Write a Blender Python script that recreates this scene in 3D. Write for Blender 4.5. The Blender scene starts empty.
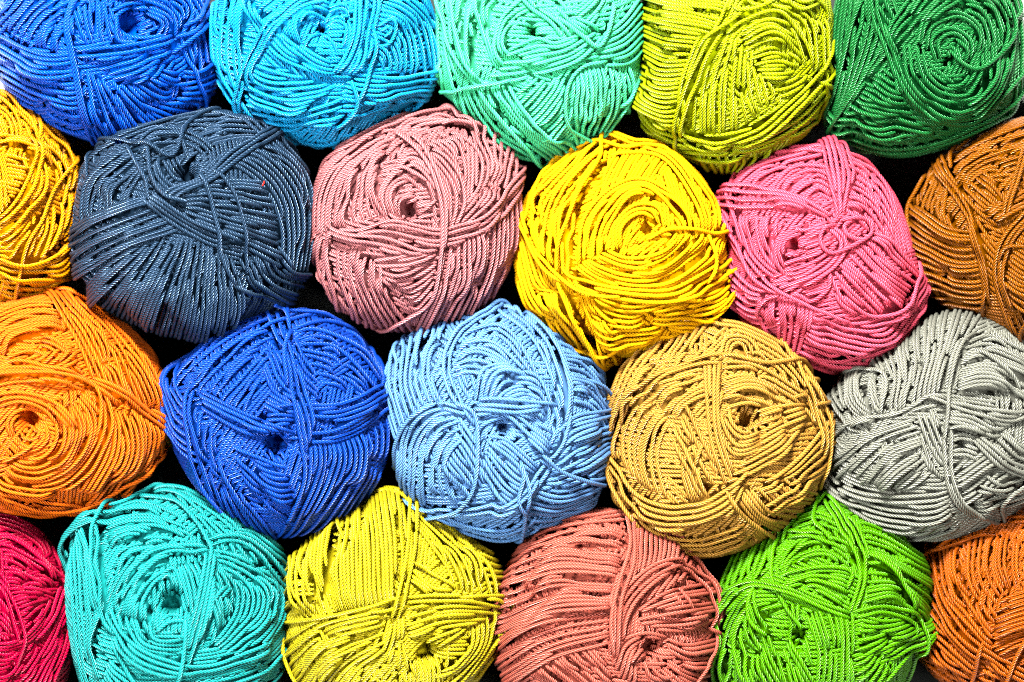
import bpy, math, random
import numpy as np
from mathutils import Vector

PX = 0.00035            # metres per photograph pixel in the plane of the balls' middles
W, H = 1024, 682
CAM_D = 0.92            # camera above the plane of the balls' middles
ZREF = 0.036
SC = bpy.context.scene
COL = SC.collection
CAM = np.array([0.0, 0.0, ZREF + CAM_D])

def ray(px, py):
    """direction of the camera ray through a point of the frame"""
    d = np.stack([(px - W/2)*PX, -(py - H/2)*PX, np.full(np.shape(px), -CAM_D)], -1)
    return d/np.linalg.norm(d, axis=-1, keepdims=True)

def nrm(a):
    return a/np.maximum(np.linalg.norm(a, axis=-1, keepdims=True), 1e-12)

def gsm(a, s):
    if len(a) < 3: return a
    k = int(3*s)+1
    x = np.arange(-k, k+1); w = np.exp(-x*x/(2*s*s)); w /= w.sum()
    return np.convolve(np.pad(a, k, mode='edge'), w, 'valid')

def crom(P, n):
    """Catmull-Rom through the rows of P, n samples evenly along the chord length"""
    P = np.asarray(P, float)
    if len(P) == 1: return np.repeat(P, n, 0)
    Q = np.vstack([2*P[0]-P[1], P, 2*P[-1]-P[-2]])
    seg = len(P)-1
    t = np.linspace(0, seg, max(60, n*2)); i = np.minimum(t.astype(int), seg-1); f = (t-i)[:, None]
    a, b, c, d = Q[i], Q[i+1], Q[i+2], Q[i+3]
    C = .5*((2*b)+(c-a)*f+(2*a-5*b+4*c-d)*f*f+(3*b-a-3*c+d)*f**3)
    return resample(C, n)

def resample(C, n=None, step=None):
    L = np.concatenate([[0], np.cumsum(np.linalg.norm(np.diff(C, axis=0), axis=1))])
    if n is None: n = max(4, int(L[-1]/step)+1)
    s = np.linspace(0, L[-1], n)
    return np.stack([np.interp(s, L, C[:, k]) for k in range(C.shape[1])], 1)

class Ball:
    """A ball of yarn; every length in here is in photo pixels, in a frame centred on the ball with z towards the viewer"""
    def __init__(self, spec, idx):
        self.rng = np.random.default_rng(100+idx)
        self.s = spec
        vx, vy = spec['view']
        self.tr = lambda s: [np.array([[float(c) for c in p.split(',')] for p in g.split()])/3.003+[vx, vy] for g in s.split(';')]
        out = self.tr(spec['outline'])[0]
        self.cpx = np.array(spec['c'], float) if 'c' in spec else (out.max(0)+out.min(0))/2
        d = out-self.cpx
        az = np.arctan2(-d[:, 1], d[:, 0]); r = np.linalg.norm(d, axis=1)
        o = np.argsort(az); az, r = az[o], r[o]
        ta = np.linspace(-math.pi, math.pi, 361)
        tr = np.interp(ta, np.r_[az-2*math.pi, az, az+2*math.pi], np.r_[r, r, r])
        k = np.exp(-np.arange(-24, 25)**2/(2*10.**2)); k /= k.sum()
        tr = np.convolve(np.r_[tr[-25:-1], tr, tr[1:25]], k, 'valid')
        self.ta, self.trr = ta, tr
        self.R0 = float(tr.mean())
        self.lift = spec.get('lift', 12.5)                       # average thickness of the yarn over the base form
        self.flat = spec.get('flat', .86)
        self.r = spec.get('r', 1.9)
        self.sp = spec.get('sp', 4.15)
        # frame
        base_z = (self.R0*self.flat)*PX
        zc = base_z + spec.get('dz', 0)*PX
        dr = ray(self.cpx[0], self.cpx[1])
        t = (zc-CAM[2])/dr[2]
        self.cw = CAM+dr*t
        self.mm = PX*t/(CAM_D/abs(dr[2]))      # metres per pixel at this ball's distance
        ez = -dr; ex = nrm(np.cross([0, 1, 0], ez)); ey = np.cross(ez, ex)
        self.M = np.stack([ex, ey, ez])       # world -> local
        self.cell = 1.0
        self.half = int(2.05*self.R0/self.cell)+2
        n = self.half*2+1
        self.O = np.zeros((n, n), np.int32); self.seq = 0
        self.F = np.full((n, n), self.r, np.float32)
        k = np.arange(-4, 5); self.kx, self.ky = [a.ravel() for a in np.meshgrid(k, k)]
        self.pits = []
        self.parts = {}
        for h in spec.get('holes', []):
            x, y, rad, dep = h; dep = min(dep*.9, 60)
            d = self.todir(np.array([[x/3.003+vx, y/3.003+vy]]), self.R0*0+1)[0]
            self.pits.append((d, rad*(1.5 if rad >= 24 else 1.3)/3.003/self.R0, dep/3.003))

    def Rs(self, d):
        az = np.arctan2(d[:, 1], d[:, 0])
        ro = np.interp(az, self.ta, self.trr)-self.lift
        sp = np.hypot(d[:, 0], d[:, 1]); cz = np.abs(d[:, 2])
        # a soft cake: rounder than a box, fuller than a ball
        e = 2.25
        Hh = (self.R0-self.lift)*self.flat
        R = ((sp/ro)**e+(cz/Hh)**e)**(-1/e)
        for pd, pr, dep in self.pits:
            a = np.arccos(np.clip(d@pd, -1, 1))
            R = R-dep*(1/(1+(a/(pr*.95))**8)) - .16*dep*np.exp(-(a/(pr*2.2))**2)
        return R

    def todir(self, P, ext=3.0):
        """photo pixels -> directions on the ball"""
        w = ray(P[:, 0], P[:, 1])@self.M.T
        o = self.M@(CAM-self.cw)/self.mm
        tc = -(w@o); pc = o+w*tc[:, None]
        dc = nrm(pc); rc = np.linalg.norm(pc, axis=1)
        Rc = self.Rs(dc)+self.lift
        lo = tc-self.R0*1.6; hi = tc.copy()
        for _ in range(16):
            m = (lo+hi)/2; p = o+w*m[:, None]
            ins = np.linalg.norm(p, axis=1) < self.Rs(nrm(p))+self.lift
            hi = np.where(ins, m, hi); lo = np.where(ins, lo, m)
        D = nrm(o+w*hi[:, None])
        ex = rc-Rc
        out = ex > 0
        if out.any():
            a = math.pi/2+np.clip(ex*ext/self.R0, 0, 1.1)
            h = nrm(np.stack([dc[:, 0], dc[:, 1], 0*dc[:, 0]], 1))
            D2 = h*np.sin(a)[:, None]; D2[:, 2] = np.cos(a)
            D = np.where(out[:, None], D2, D)
        return D

    def uv(self, d):
        k = np.sqrt(2/np.maximum(1+d[:, 2], .02))*self.R0/self.cell
        return d[:, 0]*k+self.half, d[:, 1]*k+self.half

    def lay(self, D, part, squash=.8, lift=0., tuck=(1, 1), rad=None, auto=True, stiff=3.0, over=False, base=False, lining=False):
        """lay one strand along directions D on top of what is there"""
        r = rad or self.r
        if auto:
            for end in (0, 1):
                E = D if end else D[::-1]
                tng = nrm(E[-1]-E[-4]) if len(E) > 4 else nrm(E[-1]-E[0])
                if E[-1][2] < .5 and tng[2] < -.25 and tuck[1 if end else 0] != 2:
                    th = np.linspace(.03, .75, 16)[:, None]
                    tn = nrm(tng-E[-1]*(tng@E[-1]))
                    add = E[-1]*np.cos(th)+tn*np.sin(th)
                    E = np.vstack([E, add]); D = E if end else E[::-1]
        Pw = D*self.Rs(D)[:, None]
        L = np.concatenate([[0], np.cumsum(np.linalg.norm(np.diff(Pw, axis=0), axis=1))])
        if L[-1] < 6: return
        n = max(5, int(L[-1]/1.0)+1)
        s = np.linspace(0, L[-1], n)
        D = nrm(np.stack([np.interp(s, L, D[:, k]) for k in range(3)], 1))
        if not over and self.pits:
            ok = np.ones(n, bool)
            for pd, pr, dep in self.pits:
                ok &= np.arccos(np.clip(D@pd, -1, 1)) > pr*.8
            if not ok.all():
                e = np.flatnonzero(np.diff(np.r_[0, ok.astype(int), 0]))
                for a, b in zip(e[::2], e[1::2]):
                    if b-a > 7:
                        self.lay(D[a:b], part, squash, lift, (tuck[0] if a == 0 else 1, tuck[1] if b == n else 1), rad, False, stiff, True, base)
                return
        u, v = self.uv(D)
        iu, iv = np.clip(u.astype(int), 5, 2*self.half-6), np.clip(v.astype(int), 5, 2*self.half-6)
        h = self.F[iv, iu].astype(float)
        if True:
            for ox, oy in ((2, 0), (-2, 0), (0, 2), (0, -2)): h = np.maximum(h, self.F[iv+oy, iu+ox]-.45)
        if n > 9:
            hm = h.copy()
            for o in range(1, 6):
                hm[o:] = np.maximum(hm[o:], h[:-o]-o*.25); hm[:-o] = np.maximum(hm[:-o], h[o:]-o*.25)
            h = gsm(hm, stiff)
        if lining: h = h*0+self.r-.5
        if base:
            h = self.r+9*np.tanh((h-self.r)/9)
        else: h = np.maximum(h, self.r+3.4)
        h = np.where(h > self.r+16, self.r+16+8*np.tanh((h-self.r-16)/8), h)+lift
        h = h*np.clip((D[:, 2]+.8)/.95, .3, 1)
        hd = h.copy()
        t = np.arange(n)
        for e, q in ((0, t), (1, t[::-1])):
            if tuck[e] == 1: h = h-np.clip(1-q/11., 0, 1)**1.4*4.5
        # deposit
        R2 = (1.75*r)**2
        X = (iu[:, None]+self.kx); Y = (iv[:, None]+self.ky)
        dd = (X+.5-u[:, None])**2+(Y+.5-v[:, None])**2
        val = h[:, None]+squash*np.sqrt(np.maximum(R2-dd, 0))
        m = dd < R2
        np.maximum.at(self.F, (np.clip(Y[m], 0, 2*self.half), np.clip(X[m], 0, 2*self.half)), val[m].astype(np.float32))
        self.seq += 1
        mo = dd < 2.05**2
        self.O[np.clip(Y[mo], 0, 2*self.half), np.clip(X[mo], 0, 2*self.half)] = self.seq
        # keep
        Rb = self.Rs(D)
        if over == 'taut' and n > 9: Rb = np.maximum(Rb, gsm(Rb, 10))
        elif n > 9 and not base: Rb = np.maximum(Rb, gsm(Rb, 4))
        st = max(4, int(L[-1]/2.6)+1)
        si = np.linspace(0, n-1, st)
        Dk = nrm(np.stack([np.interp(si, t, D[:, k]) for k in range(3)], 1)); hk = np.interp(si, t, h)
        P = Dk*(np.interp(si, t, Rb)+hk)[:, None]
        self.parts.setdefault(part, []).append((P, r*self.rng.normal(1, .045), Dk, -1 if lining else self.seq))

    def cull(self):
        """drop the stretches of yarn that lie wholly under later turns"""
        out = {}
        for key, L in self.parts.items():
            for P, r, D, top in L:
                u, v = self.uv(D)
                iu, iv = np.clip(u.astype(int), 1, 2*self.half-2), np.clip(v.astype(int), 1, 2*self.half-2)
                keep = (self.O[iv, iu] == top) | (top == -1) | (D[:, 2] < -.3)
                if len(keep) < 3: continue
                keep[1:-1] |= keep[:-2] & keep[2:]
                m = keep.copy()
                for o in (1,):
                    m[o:] |= keep[:-o]; m[:-o] |= keep[o:]
                e = np.flatnonzero(np.diff(np.r_[0, m.astype(int), 0]))
                for a, b in zip(e[::2], e[1::2]):
                    if b-a >= 3: out.setdefault(key, []).append((P[a:b], r))
        self.parts = out

    def winding(self, axis, n_b, per):
        """the turns underneath: bundles of neighbouring turns round the ball, each bundle turned from the last"""
        rg = self.rng
        for sweep in (0, 1):
            nn = nrm(np.cross(axis, [.3, .8, .1])*math.cos(sweep*1.2)+np.cross(axis, [.8, -.3, .2])*math.sin(sweep*1.2)+axis*.25)
            g1 = nrm(np.cross(nn, [.2, .1, .9])); g2 = np.cross(nn, g1)
            m = int(math.pi*(self.R0-6)/self.sp)
            for j in range(1, m):
                al = math.pi*j/m
                th = np.linspace(0, 2*math.pi, 160)+rg.uniform(0, 6)
                aa = al+.006*np.sin(3*th+rg.uniform(0, 6))
                D = nn*np.cos(aa)[:, None]+(g1*np.cos(th)[:, None]+g2*np.sin(th)[:, None])*np.sin(aa)[:, None]
                self.lay(D, 'wound_yarn', squash=.9, tuck=(1, 1), auto=False, base=True)
        for b in range(n_b):
            ph = b*2.39996+rg.normal(0, .2)
            tl = rg.uniform(.9, 1.35)
            a = nrm(axis)
            e1 = nrm(np.cross(a, [.3, .8, .1])); e2 = np.cross(a, e1)
            nn = a*math.cos(tl)+(e1*math.cos(ph)+e2*math.sin(ph))*math.sin(tl)
            g1 = nrm(np.cross(nn, [.2, .1, .9])); g2 = np.cross(nn, g1)
            off = rg.uniform(-.45, .35)
            for j in range(per):
                c = off+(j-per/2)*self.sp*1.0/(self.R0-6)
                if abs(c) > .9: continue
                th = np.linspace(0, 2*math.pi, 160)+rg.uniform(0, 6)
                cc = c+.006*np.sin(3*th+rg.uniform(0, 6))+.004*np.sin(7*th+rg.uniform(0, 6))
                D = nn*cc[:, None]+(g1*np.cos(th)[:, None]+g2*np.sin(th)[:, None])*np.sqrt(1-cc**2)[:, None]
                self.lay(D, 'wound_yarn', squash=.95, tuck=(1, 1), auto=False, base=True)

    def wells(self):
        """turns that line the hollows"""
        for pd, pr, dep in self.pits:
            if dep < 40: continue
            g1 = nrm(np.cross(pd, [.2, .9, .1])); g2 = np.cross(pd, g1)
            for f in np.r_[.02, .05, np.linspace(.09, .9, 14)]:
                q = .95*(1/f-1)**.125
                th = np.linspace(0, 5.6, 60)+self.rng.uniform(0, 6)
                a = pr*q*(1+.025*np.sin(th+self.rng.uniform(0, 6)))
                D = nrm(pd*np.cos(a)[:, None]+(g1*np.cos(th)[:, None]+g2*np.sin(th)[:, None])*np.sin(a)[:, None])
                self.lay(D, 'wound_yarn', squash=.4, auto=False, over=True, base=True, lining=True, rad=self.r*.9)

    def strands(self, guides, n, jit=1.0):
        G = [crom(g, 48) for g in guides]
        if n is None:
            w = sum(np.linalg.norm(G[i+1]-G[i], axis=1).mean()*.1+np.percentile(np.linalg.norm(G[i+1]-G[i], axis=1), 95)*.9 for i in range(len(G)-1))
            n = max(2, int(round(w/self.sp))+1)
        A = np.stack(G)                        # guides x 48 x 2
        k = len(G)
        wd = np.array([np.linalg.norm(G[i+1]-G[i], axis=1).mean() for i in range(k-1)])
        cs = np.r_[0, np.cumsum(wd)]; cs = cs/cs[-1]
        rg = self.rng
        tt = np.linspace(0, 1, n)
        if n > 2: tt[1:-1] += rg.normal(0, .1/(n-1), n-2)
        if k > 2:
            B = crom_t(A.reshape(k, -1), cs, tt).reshape(n, 48, 2)
        else:
            B = A[0]*(1-tt)[:, None, None]+A[1]*tt[:, None, None]
        res = []
        # slow wander shared by neighbours plus a little of each strand's own
        ph1, ph2 = rg.uniform(0, 6.28, 2)
        for i in range(n):
            C = resample(B[i], step=2.0)
            m = len(C); s = np.arange(m)*2.0
            tg = np.gradient(C, axis=0); tg /= np.maximum(np.linalg.norm(tg, axis=1, keepdims=True), 1e-9)
            nr = np.stack([-tg[:, 1], tg[:, 0]], 1)
            wob = .6*np.sin(s/31+ph1+i*.25)+.3*np.sin(s/17+ph2+i*.4)+.28*np.sin(s/rg.uniform(9, 20)+rg.uniform(0, 6.28))
            res.append(C+nr*(wob*jit*np.minimum(1, m*2/60.))[:, None])
        return res

    def build_bands(self):
        pend = []
        bi = 0
        def flush():
            if not pend: return
            m = max(len(p[0]) for p in pend)
            seq = []
            for p in pend:
                L = len(p[0])
                for i, c in enumerate(p[0]): seq.append(((i+.5)/L + (0 if len(pend) == 1 else self.rng.normal(0, .02)), c, p[1], p[2]))
            seq.sort(key=lambda q: q[0])
            prev = {}
            for _, c, part, kw in seq:
                q = prev.get(id(kw))
                if q is not None and len(c) > 6:       # where neighbours run together one of them slips under
                    d = np.sqrt(((c[:, None]-q[None])**2).sum(-1)).min(1)
                    ok = d > self.sp*.74
                    if not ok.all():
                        e = np.flatnonzero(np.diff(np.r_[0, ok.astype(int), 0]))
                        if len(e) == 0: continue
                        k = np.argmax(e[1::2]-e[::2]); a, b = e[::2][k], e[1::2][k]
                        if b-a < 9: continue
                        c = c[a:b]
                prev[id(kw)] = c if q is None else np.vstack([q[-400:], c])
                if len(pend) > 1 and len(c) > 12:      # herringbone: ends of uneven length
                    a = self.rng.integers(0, 3); b = self.rng.integers(0, 3)
                    c = c[a:len(c)-b]
                kk = dict(kw); kk['lift'] = kk['lift']+self.rng.uniform(0, .5)
                self.lay(self.todir(c), part, **kk)
            pend.clear()
        for b in self.s['bands']:
            fl, txt = b.split('|')
            fl = fl.strip()
            gs = self.tr(txt.strip())
            inter = '~' in fl
            num = ''.join(ch for ch in fl if ch.isdigit()); n = int(num) if num else None
            if not inter: flush()
            if 'L' in fl:
                for g in gs:
                    C = resample(crom(g, 60), step=2.0)
                    self.lay(self.todir(C), ('loose_strand', len(self.parts)), over='taut', lift=.8 if 'U' not in fl else 3, squash=.8, tuck=(1, 1), stiff=5.0,
                             rad=self.r*1.03)
                continue
            if 'B' in fl:
                bi += 1; part = ('crossing_band', bi)
            else: part = 'wound_yarn'
            cs = self.strands(gs, n)
            if 'R' in fl: cs = cs[::-1]
            pend.append((cs, part, dict(over='taut' if 'X' in fl else False, squash=.9 if 'B' not in fl else .95, lift=.3 if 'B' in fl else 0.)))
        flush()

CULL = .9; ALB = .42
def crom_t(P, ts, tt):
    """monotone-ish cubic through rows of P at parameters ts, sampled at tt"""
    m = np.gradient(P, ts, axis=0)
    i = np.clip(np.searchsorted(ts, tt)-1, 0, len(ts)-2)
    h = (ts[i+1]-ts[i])[:, None]; f = ((tt-ts[i])[:, None])/h
    return (2*f**3-3*f**2+1)*P[i]+(f**3-2*f**2+f)*h*m[i]+(-2*f**3+3*f**2)*P[i+1]+(f**3-f**2)*h*m[i+1]

SIDES = 7
def tube_mesh(name, strands, mat, mm, rng, origin):
    """strands (already in world metres) -> one mesh of tubes, with u along and v round each strand"""
    VS, FS, UVS, TN = [], [], [], []
    base = 0
    ang = np.arange(SIDES)*2*math.pi/SIDES
    for P, r in strands:
        n = len(P)
        T = nrm(np.gradient(P, axis=0))
        N0 = np.zeros_like(T)
        up = nrm(P-origin)
        B_ = nrm(np.cross(T, up)); N_ = np.cross(B_, T)
        rr = np.full(n, r)
        rr = rr*(1+.03*np.sin(np.arange(n)*rng.uniform(.2, .6)+rng.uniform(0, 6)))
        rr[0] *= .55; rr[-1] *= .55
        rr = rr[:, None, None]
        V = P[:, None]+(B_[:, None]*np.cos(ang)[None, :, None]+N_[:, None]*np.sin(ang)[None, :, None])*rr
        VS.append(V.reshape(-1, 3))
        i = np.arange(n-1)[:, None]*SIDES; j = np.arange(SIDES)[None]; j2 = (j+1) % SIDES
        F = np.stack(np.broadcast_arrays(i+j, i+SIDES+j, i+SIDES+j2, i+j2), -1).reshape(-1, 4)+base
        FS.append(F)
        L = np.concatenate([[0], np.cumsum(np.linalg.norm(np.diff(P, axis=0), axis=1))])/mm+rng.uniform(0, 50)
        u0 = np.broadcast_to(L[:-1, None], (n-1, SIDES)); u1 = np.broadcast_to(L[1:, None], (n-1, SIDES))
        v0 = np.broadcast_to(j/SIDES, (n-1, SIDES)); v1 = np.broadcast_to((j+1)/SIDES, (n-1, SIDES))
        UVS.append(np.stack([u0, v0, u1, v0, u1, v1, u0, v1], -1).reshape(-1, 2))
        TN.append(np.full(n*SIDES, rng.uniform(0, 1), np.float32))
        base += n*SIDES
    V = np.vstack(VS).astype(np.float32); F = np.vstack(FS).astype(np.int32); U = np.vstack(UVS).astype(np.float32)
    me = bpy.data.meshes.new(name)
    me.vertices.add(len(V)); me.vertices.foreach_set('co', V.ravel())
    me.loops.add(len(F)*4); me.loops.foreach_set('vertex_index', F.ravel())
    me.polygons.add(len(F)); me.polygons.foreach_set('loop_start', np.arange(len(F), dtype=np.int32)*4)
    me.update(calc_edges=True)
    uv = me.uv_layers.new(name='strand'); uv.data.foreach_set('uv', U.ravel())
    at = me.attributes.new('tone', 'FLOAT', 'POINT'); at.data.foreach_set('value', np.concatenate(TN))
    me.polygons.foreach_set('use_smooth', np.ones(len(F), bool))
    me.materials.append(mat)
    return me

def yarn_mat(name, rgb, rough=.33, spec=.8, fuzz=0., bump=1.05):
    m = bpy.data.materials.new(name); m.use_nodes = True
    nt = m.node_tree; N = nt.nodes; Lk = nt.links
    bs = N['Principled BSDF']
    uv = N.new('ShaderNodeUVMap'); uv.uv_map = 'strand'
    sx = N.new('ShaderNodeSeparateXYZ'); Lk.new(uv.outputs[0], sx.inputs[0])
    def mth(op, a, b=None):
        q = N.new('ShaderNodeMath'); q.operation = op
        for i, x in enumerate((a, b)):
            if x is None: continue
            if isinstance(x, (int, float)): q.inputs[i].default_value = x
            else: Lk.new(x, q.inputs[i])
        return q.outputs[0]
    # three plies twisted together: one ply passes every 3.1 pixels of length
    ph = mth('ADD', mth('MULTIPLY', sx.outputs['X'], 2*math.pi/PLY), mth('MULTIPLY', sx.outputs['Y'], 2*math.pi*NPLY))
    w = mth('ABSOLUTE', mth('SINE', mth('MULTIPLY', ph, .5)))
    w = mth('POWER', w, .8)
    bp = N.new('ShaderNodeBump'); bp.inputs['Distance'].default_value = .00055*bump
    bp.inputs['Strength'].default_value = 1.0
    Lk.new(w, bp.inputs['Height']); Lk.new(bp.outputs[0], bs.inputs['Normal'])
    at = N.new('ShaderNodeAttribute'); at.attribute_name = 'tone'
    tc = N.new('ShaderNodeTexCoord')
    nz = N.new('ShaderNodeTexNoise'); nz.inputs['Scale'].default_value = 900; Lk.new(tc.outputs['Object'], nz.inputs['Vector'])
    val = mth('ADD', mth('MULTIPLY', at.outputs['Fac'], .22), mth('MULTIPLY', nz.outputs['Fac'], .3))
    val = mth('ADD', val, .74)
    hs = N.new('ShaderNodeHueSaturation'); hs.inputs['Color'].default_value = (*rgb, 1); Lk.new(val, hs.inputs['Value'])
    Lk.new(hs.outputs[0], bs.inputs['Base Color'])
    bs.inputs['Roughness'].default_value = rough
    bs.inputs['Specular IOR Level'].default_value = spec
    mx = max(rgb); bs.inputs['Specular Tint'].default_value = (*[.3+.7*c/mx for c in rgb], 1)
    bs.inputs['Sheen Weight'].default_value = fuzz
    bs.inputs['Sheen Roughness'].default_value = .4
    bs.inputs['Sheen Tint'].default_value = (*[min(1, c*.6+.4) for c in rgb], 1)
    return m
PLY = 3.3; NPLY = 4

def build_ball(spec, idx):
    B = Ball(spec, idx)
    ax = B.pits[0][0] if B.pits else np.array([0, 0, 1.])
    B.winding(ax, spec.get('nb', 11), 15)
    B.wells(); B.build_bands(); B.cull()
    mat = yarn_mat(spec['mat'], [min(.8, c**1.15*ALB*spec.get('alb', 1)) for c in spec['rgb']], **spec.get('m', {}))
    root = bpy.data.objects.new('yarn_ball', None); COL.objects.link(root)
    root.empty_display_size = .02
    base = Vector((B.cw[0], B.cw[1], 0))
    root.location = base
    root['label'] = spec['label']; root['category'] = 'yarn ball'; root['group'] = 'balls of yarn packed side by side'
    org = B.cw-np.array(base)
    # the packed inside of the ball
    u = np.linspace(0, 2*math.pi, 97)[:-1]; v = np.linspace(0, math.pi, 49)
    D = np.stack([np.outer(np.sin(v), np.cos(u)), np.outer(np.sin(v), np.sin(u)), np.outer(np.cos(v), np.ones(96))], -1).reshape(-1, 3)
    P = D*(B.Rs(D)-6)[:, None]@B.M*1.0
    P = P*B.mm+org
    me = bpy.data.meshes.new('yarn_core')
    F = []
    for a in range(48):
        for b in range(96):
            if any(math.acos(max(-1, min(1, float(D[a*96+b]@pd)))) < pr*.8 for pd, pr, dep in B.pits if dep > 40): continue
            F.append((a*96+b, (a+1)*96+b, (a+1)*96+(b+1) % 96, a*96+(b+1) % 96))
    me.from_pydata(P.tolist(), [], F); me.update()
    me.polygons.foreach_set('use_smooth', np.ones(len(F), bool))
    cm = bpy.data.materials.new(spec['mat']+'_core_shaded'); cm.use_nodes = True
    b = cm.node_tree.nodes['Principled BSDF']; b.inputs['Base Color'].default_value = (*[min(.8, c**1.15*ALB*.7*spec.get('alb', 1)) for c in spec['rgb']], 1); b.inputs['Roughness'].default_value = .9; b.inputs['Specular IOR Level'].default_value = 0  # darker copy of the yarn colour: shade between strands put into the core
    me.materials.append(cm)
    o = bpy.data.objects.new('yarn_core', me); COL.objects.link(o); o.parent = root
    tot = 0
    for key, st in B.parts.items():
        nm = key if isinstance(key, str) else key[0]
        S = [((P@B.M)*B.mm+org, r*B.mm) for P, r in st]
        me = tube_mesh(nm, S, mat, B.mm, B.rng, org)
        o = bpy.data.objects.new(nm, me); COL.objects.link(o); o.parent = root
        tot += len(me.vertices)
    return B, tot
def setup():
    cam = bpy.data.cameras.new('camera'); co = bpy.data.objects.new('camera', cam); COL.objects.link(co)
    co.location = CAM.tolist(); cam.sensor_width = 36; cam.lens = 36*CAM_D/(W*PX)
    cam.clip_start = .05; cam.clip_end = 20
    cam.dof.use_dof = True; cam.dof.focus_distance = CAM_D-.026; cam.dof.aperture_fstop = 4.5
    SC.camera = co
    w = bpy.data.worlds.new('World'); SC.world = w; w.use_nodes = True
    bg = w.node_tree.nodes['Background']; bg.inputs[0].default_value = (.9, .95, 1, 1); bg.inputs[1].default_value = .02
    def area(loc, size, energy, col):
        l = bpy.data.lights.new('key_fill_lamp', 'AREA'); l.energy = energy; l.size = size; l.color = col; l.shape = 'DISK'
        o = bpy.data.objects.new('key_fill_lamp', l); COL.objects.link(o); o.location = loc
        o.rotation_euler = (Vector((0, 0, 0))-Vector(loc)).to_track_quat('-Z', 'Y').to_euler()
    area((-.1, .66, .92), .24, 108, (1, .98, .95))
    area((-.6, -.1, .9), .22, 21, (.96, .98, 1))  # added side lamp to bring out strand relief, no known source
    area((.5, -.25, 1.0), .3, 7, (1, .97, .95))  # added weak fill from the right, no known source
    SC.view_settings.view_transform = 'Standard'; SC.view_settings.look = 'None'
    SC.view_settings.exposure = 0; SC.view_settings.gamma = 1
    SC.cycles.filter_width = 1.0; SC.cycles.use_denoising = False; SC.cycles.use_adaptive_sampling = False; SC.cycles.max_bounces = 6; SC.cycles.diffuse_bounces = 4
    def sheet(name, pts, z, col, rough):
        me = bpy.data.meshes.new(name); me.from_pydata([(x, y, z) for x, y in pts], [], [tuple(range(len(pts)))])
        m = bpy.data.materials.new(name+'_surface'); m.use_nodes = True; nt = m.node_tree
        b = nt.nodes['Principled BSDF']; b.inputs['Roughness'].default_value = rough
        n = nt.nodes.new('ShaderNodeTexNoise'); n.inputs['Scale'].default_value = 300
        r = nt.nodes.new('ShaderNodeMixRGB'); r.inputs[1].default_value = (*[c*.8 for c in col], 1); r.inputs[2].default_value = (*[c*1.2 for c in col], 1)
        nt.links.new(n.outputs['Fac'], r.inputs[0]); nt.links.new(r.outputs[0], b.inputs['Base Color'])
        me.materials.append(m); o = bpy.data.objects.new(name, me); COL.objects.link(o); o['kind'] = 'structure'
    sheet('table_top', [(-1.5, -1.5), (1.5, -1.5), (1.5, 1.5), (-1.5, 1.5)], 0, (.62, .66, .6), .6)
    q = lambda x, y: tuple((CAM + ray(x, y)*(CAM[2]/-ray(x, y)[2]))[:2])
    sheet('gap_shade_sheet', [q(-150, 900), q(1180, 900), q(1180, 140), q(985, 95), q(985, -150), q(30, -150), q(30, 120), q(-150, 120)], .004, (.006, .008, .006), .9)  # added sheet; the dark of the gaps between balls is put into its colour

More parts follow.
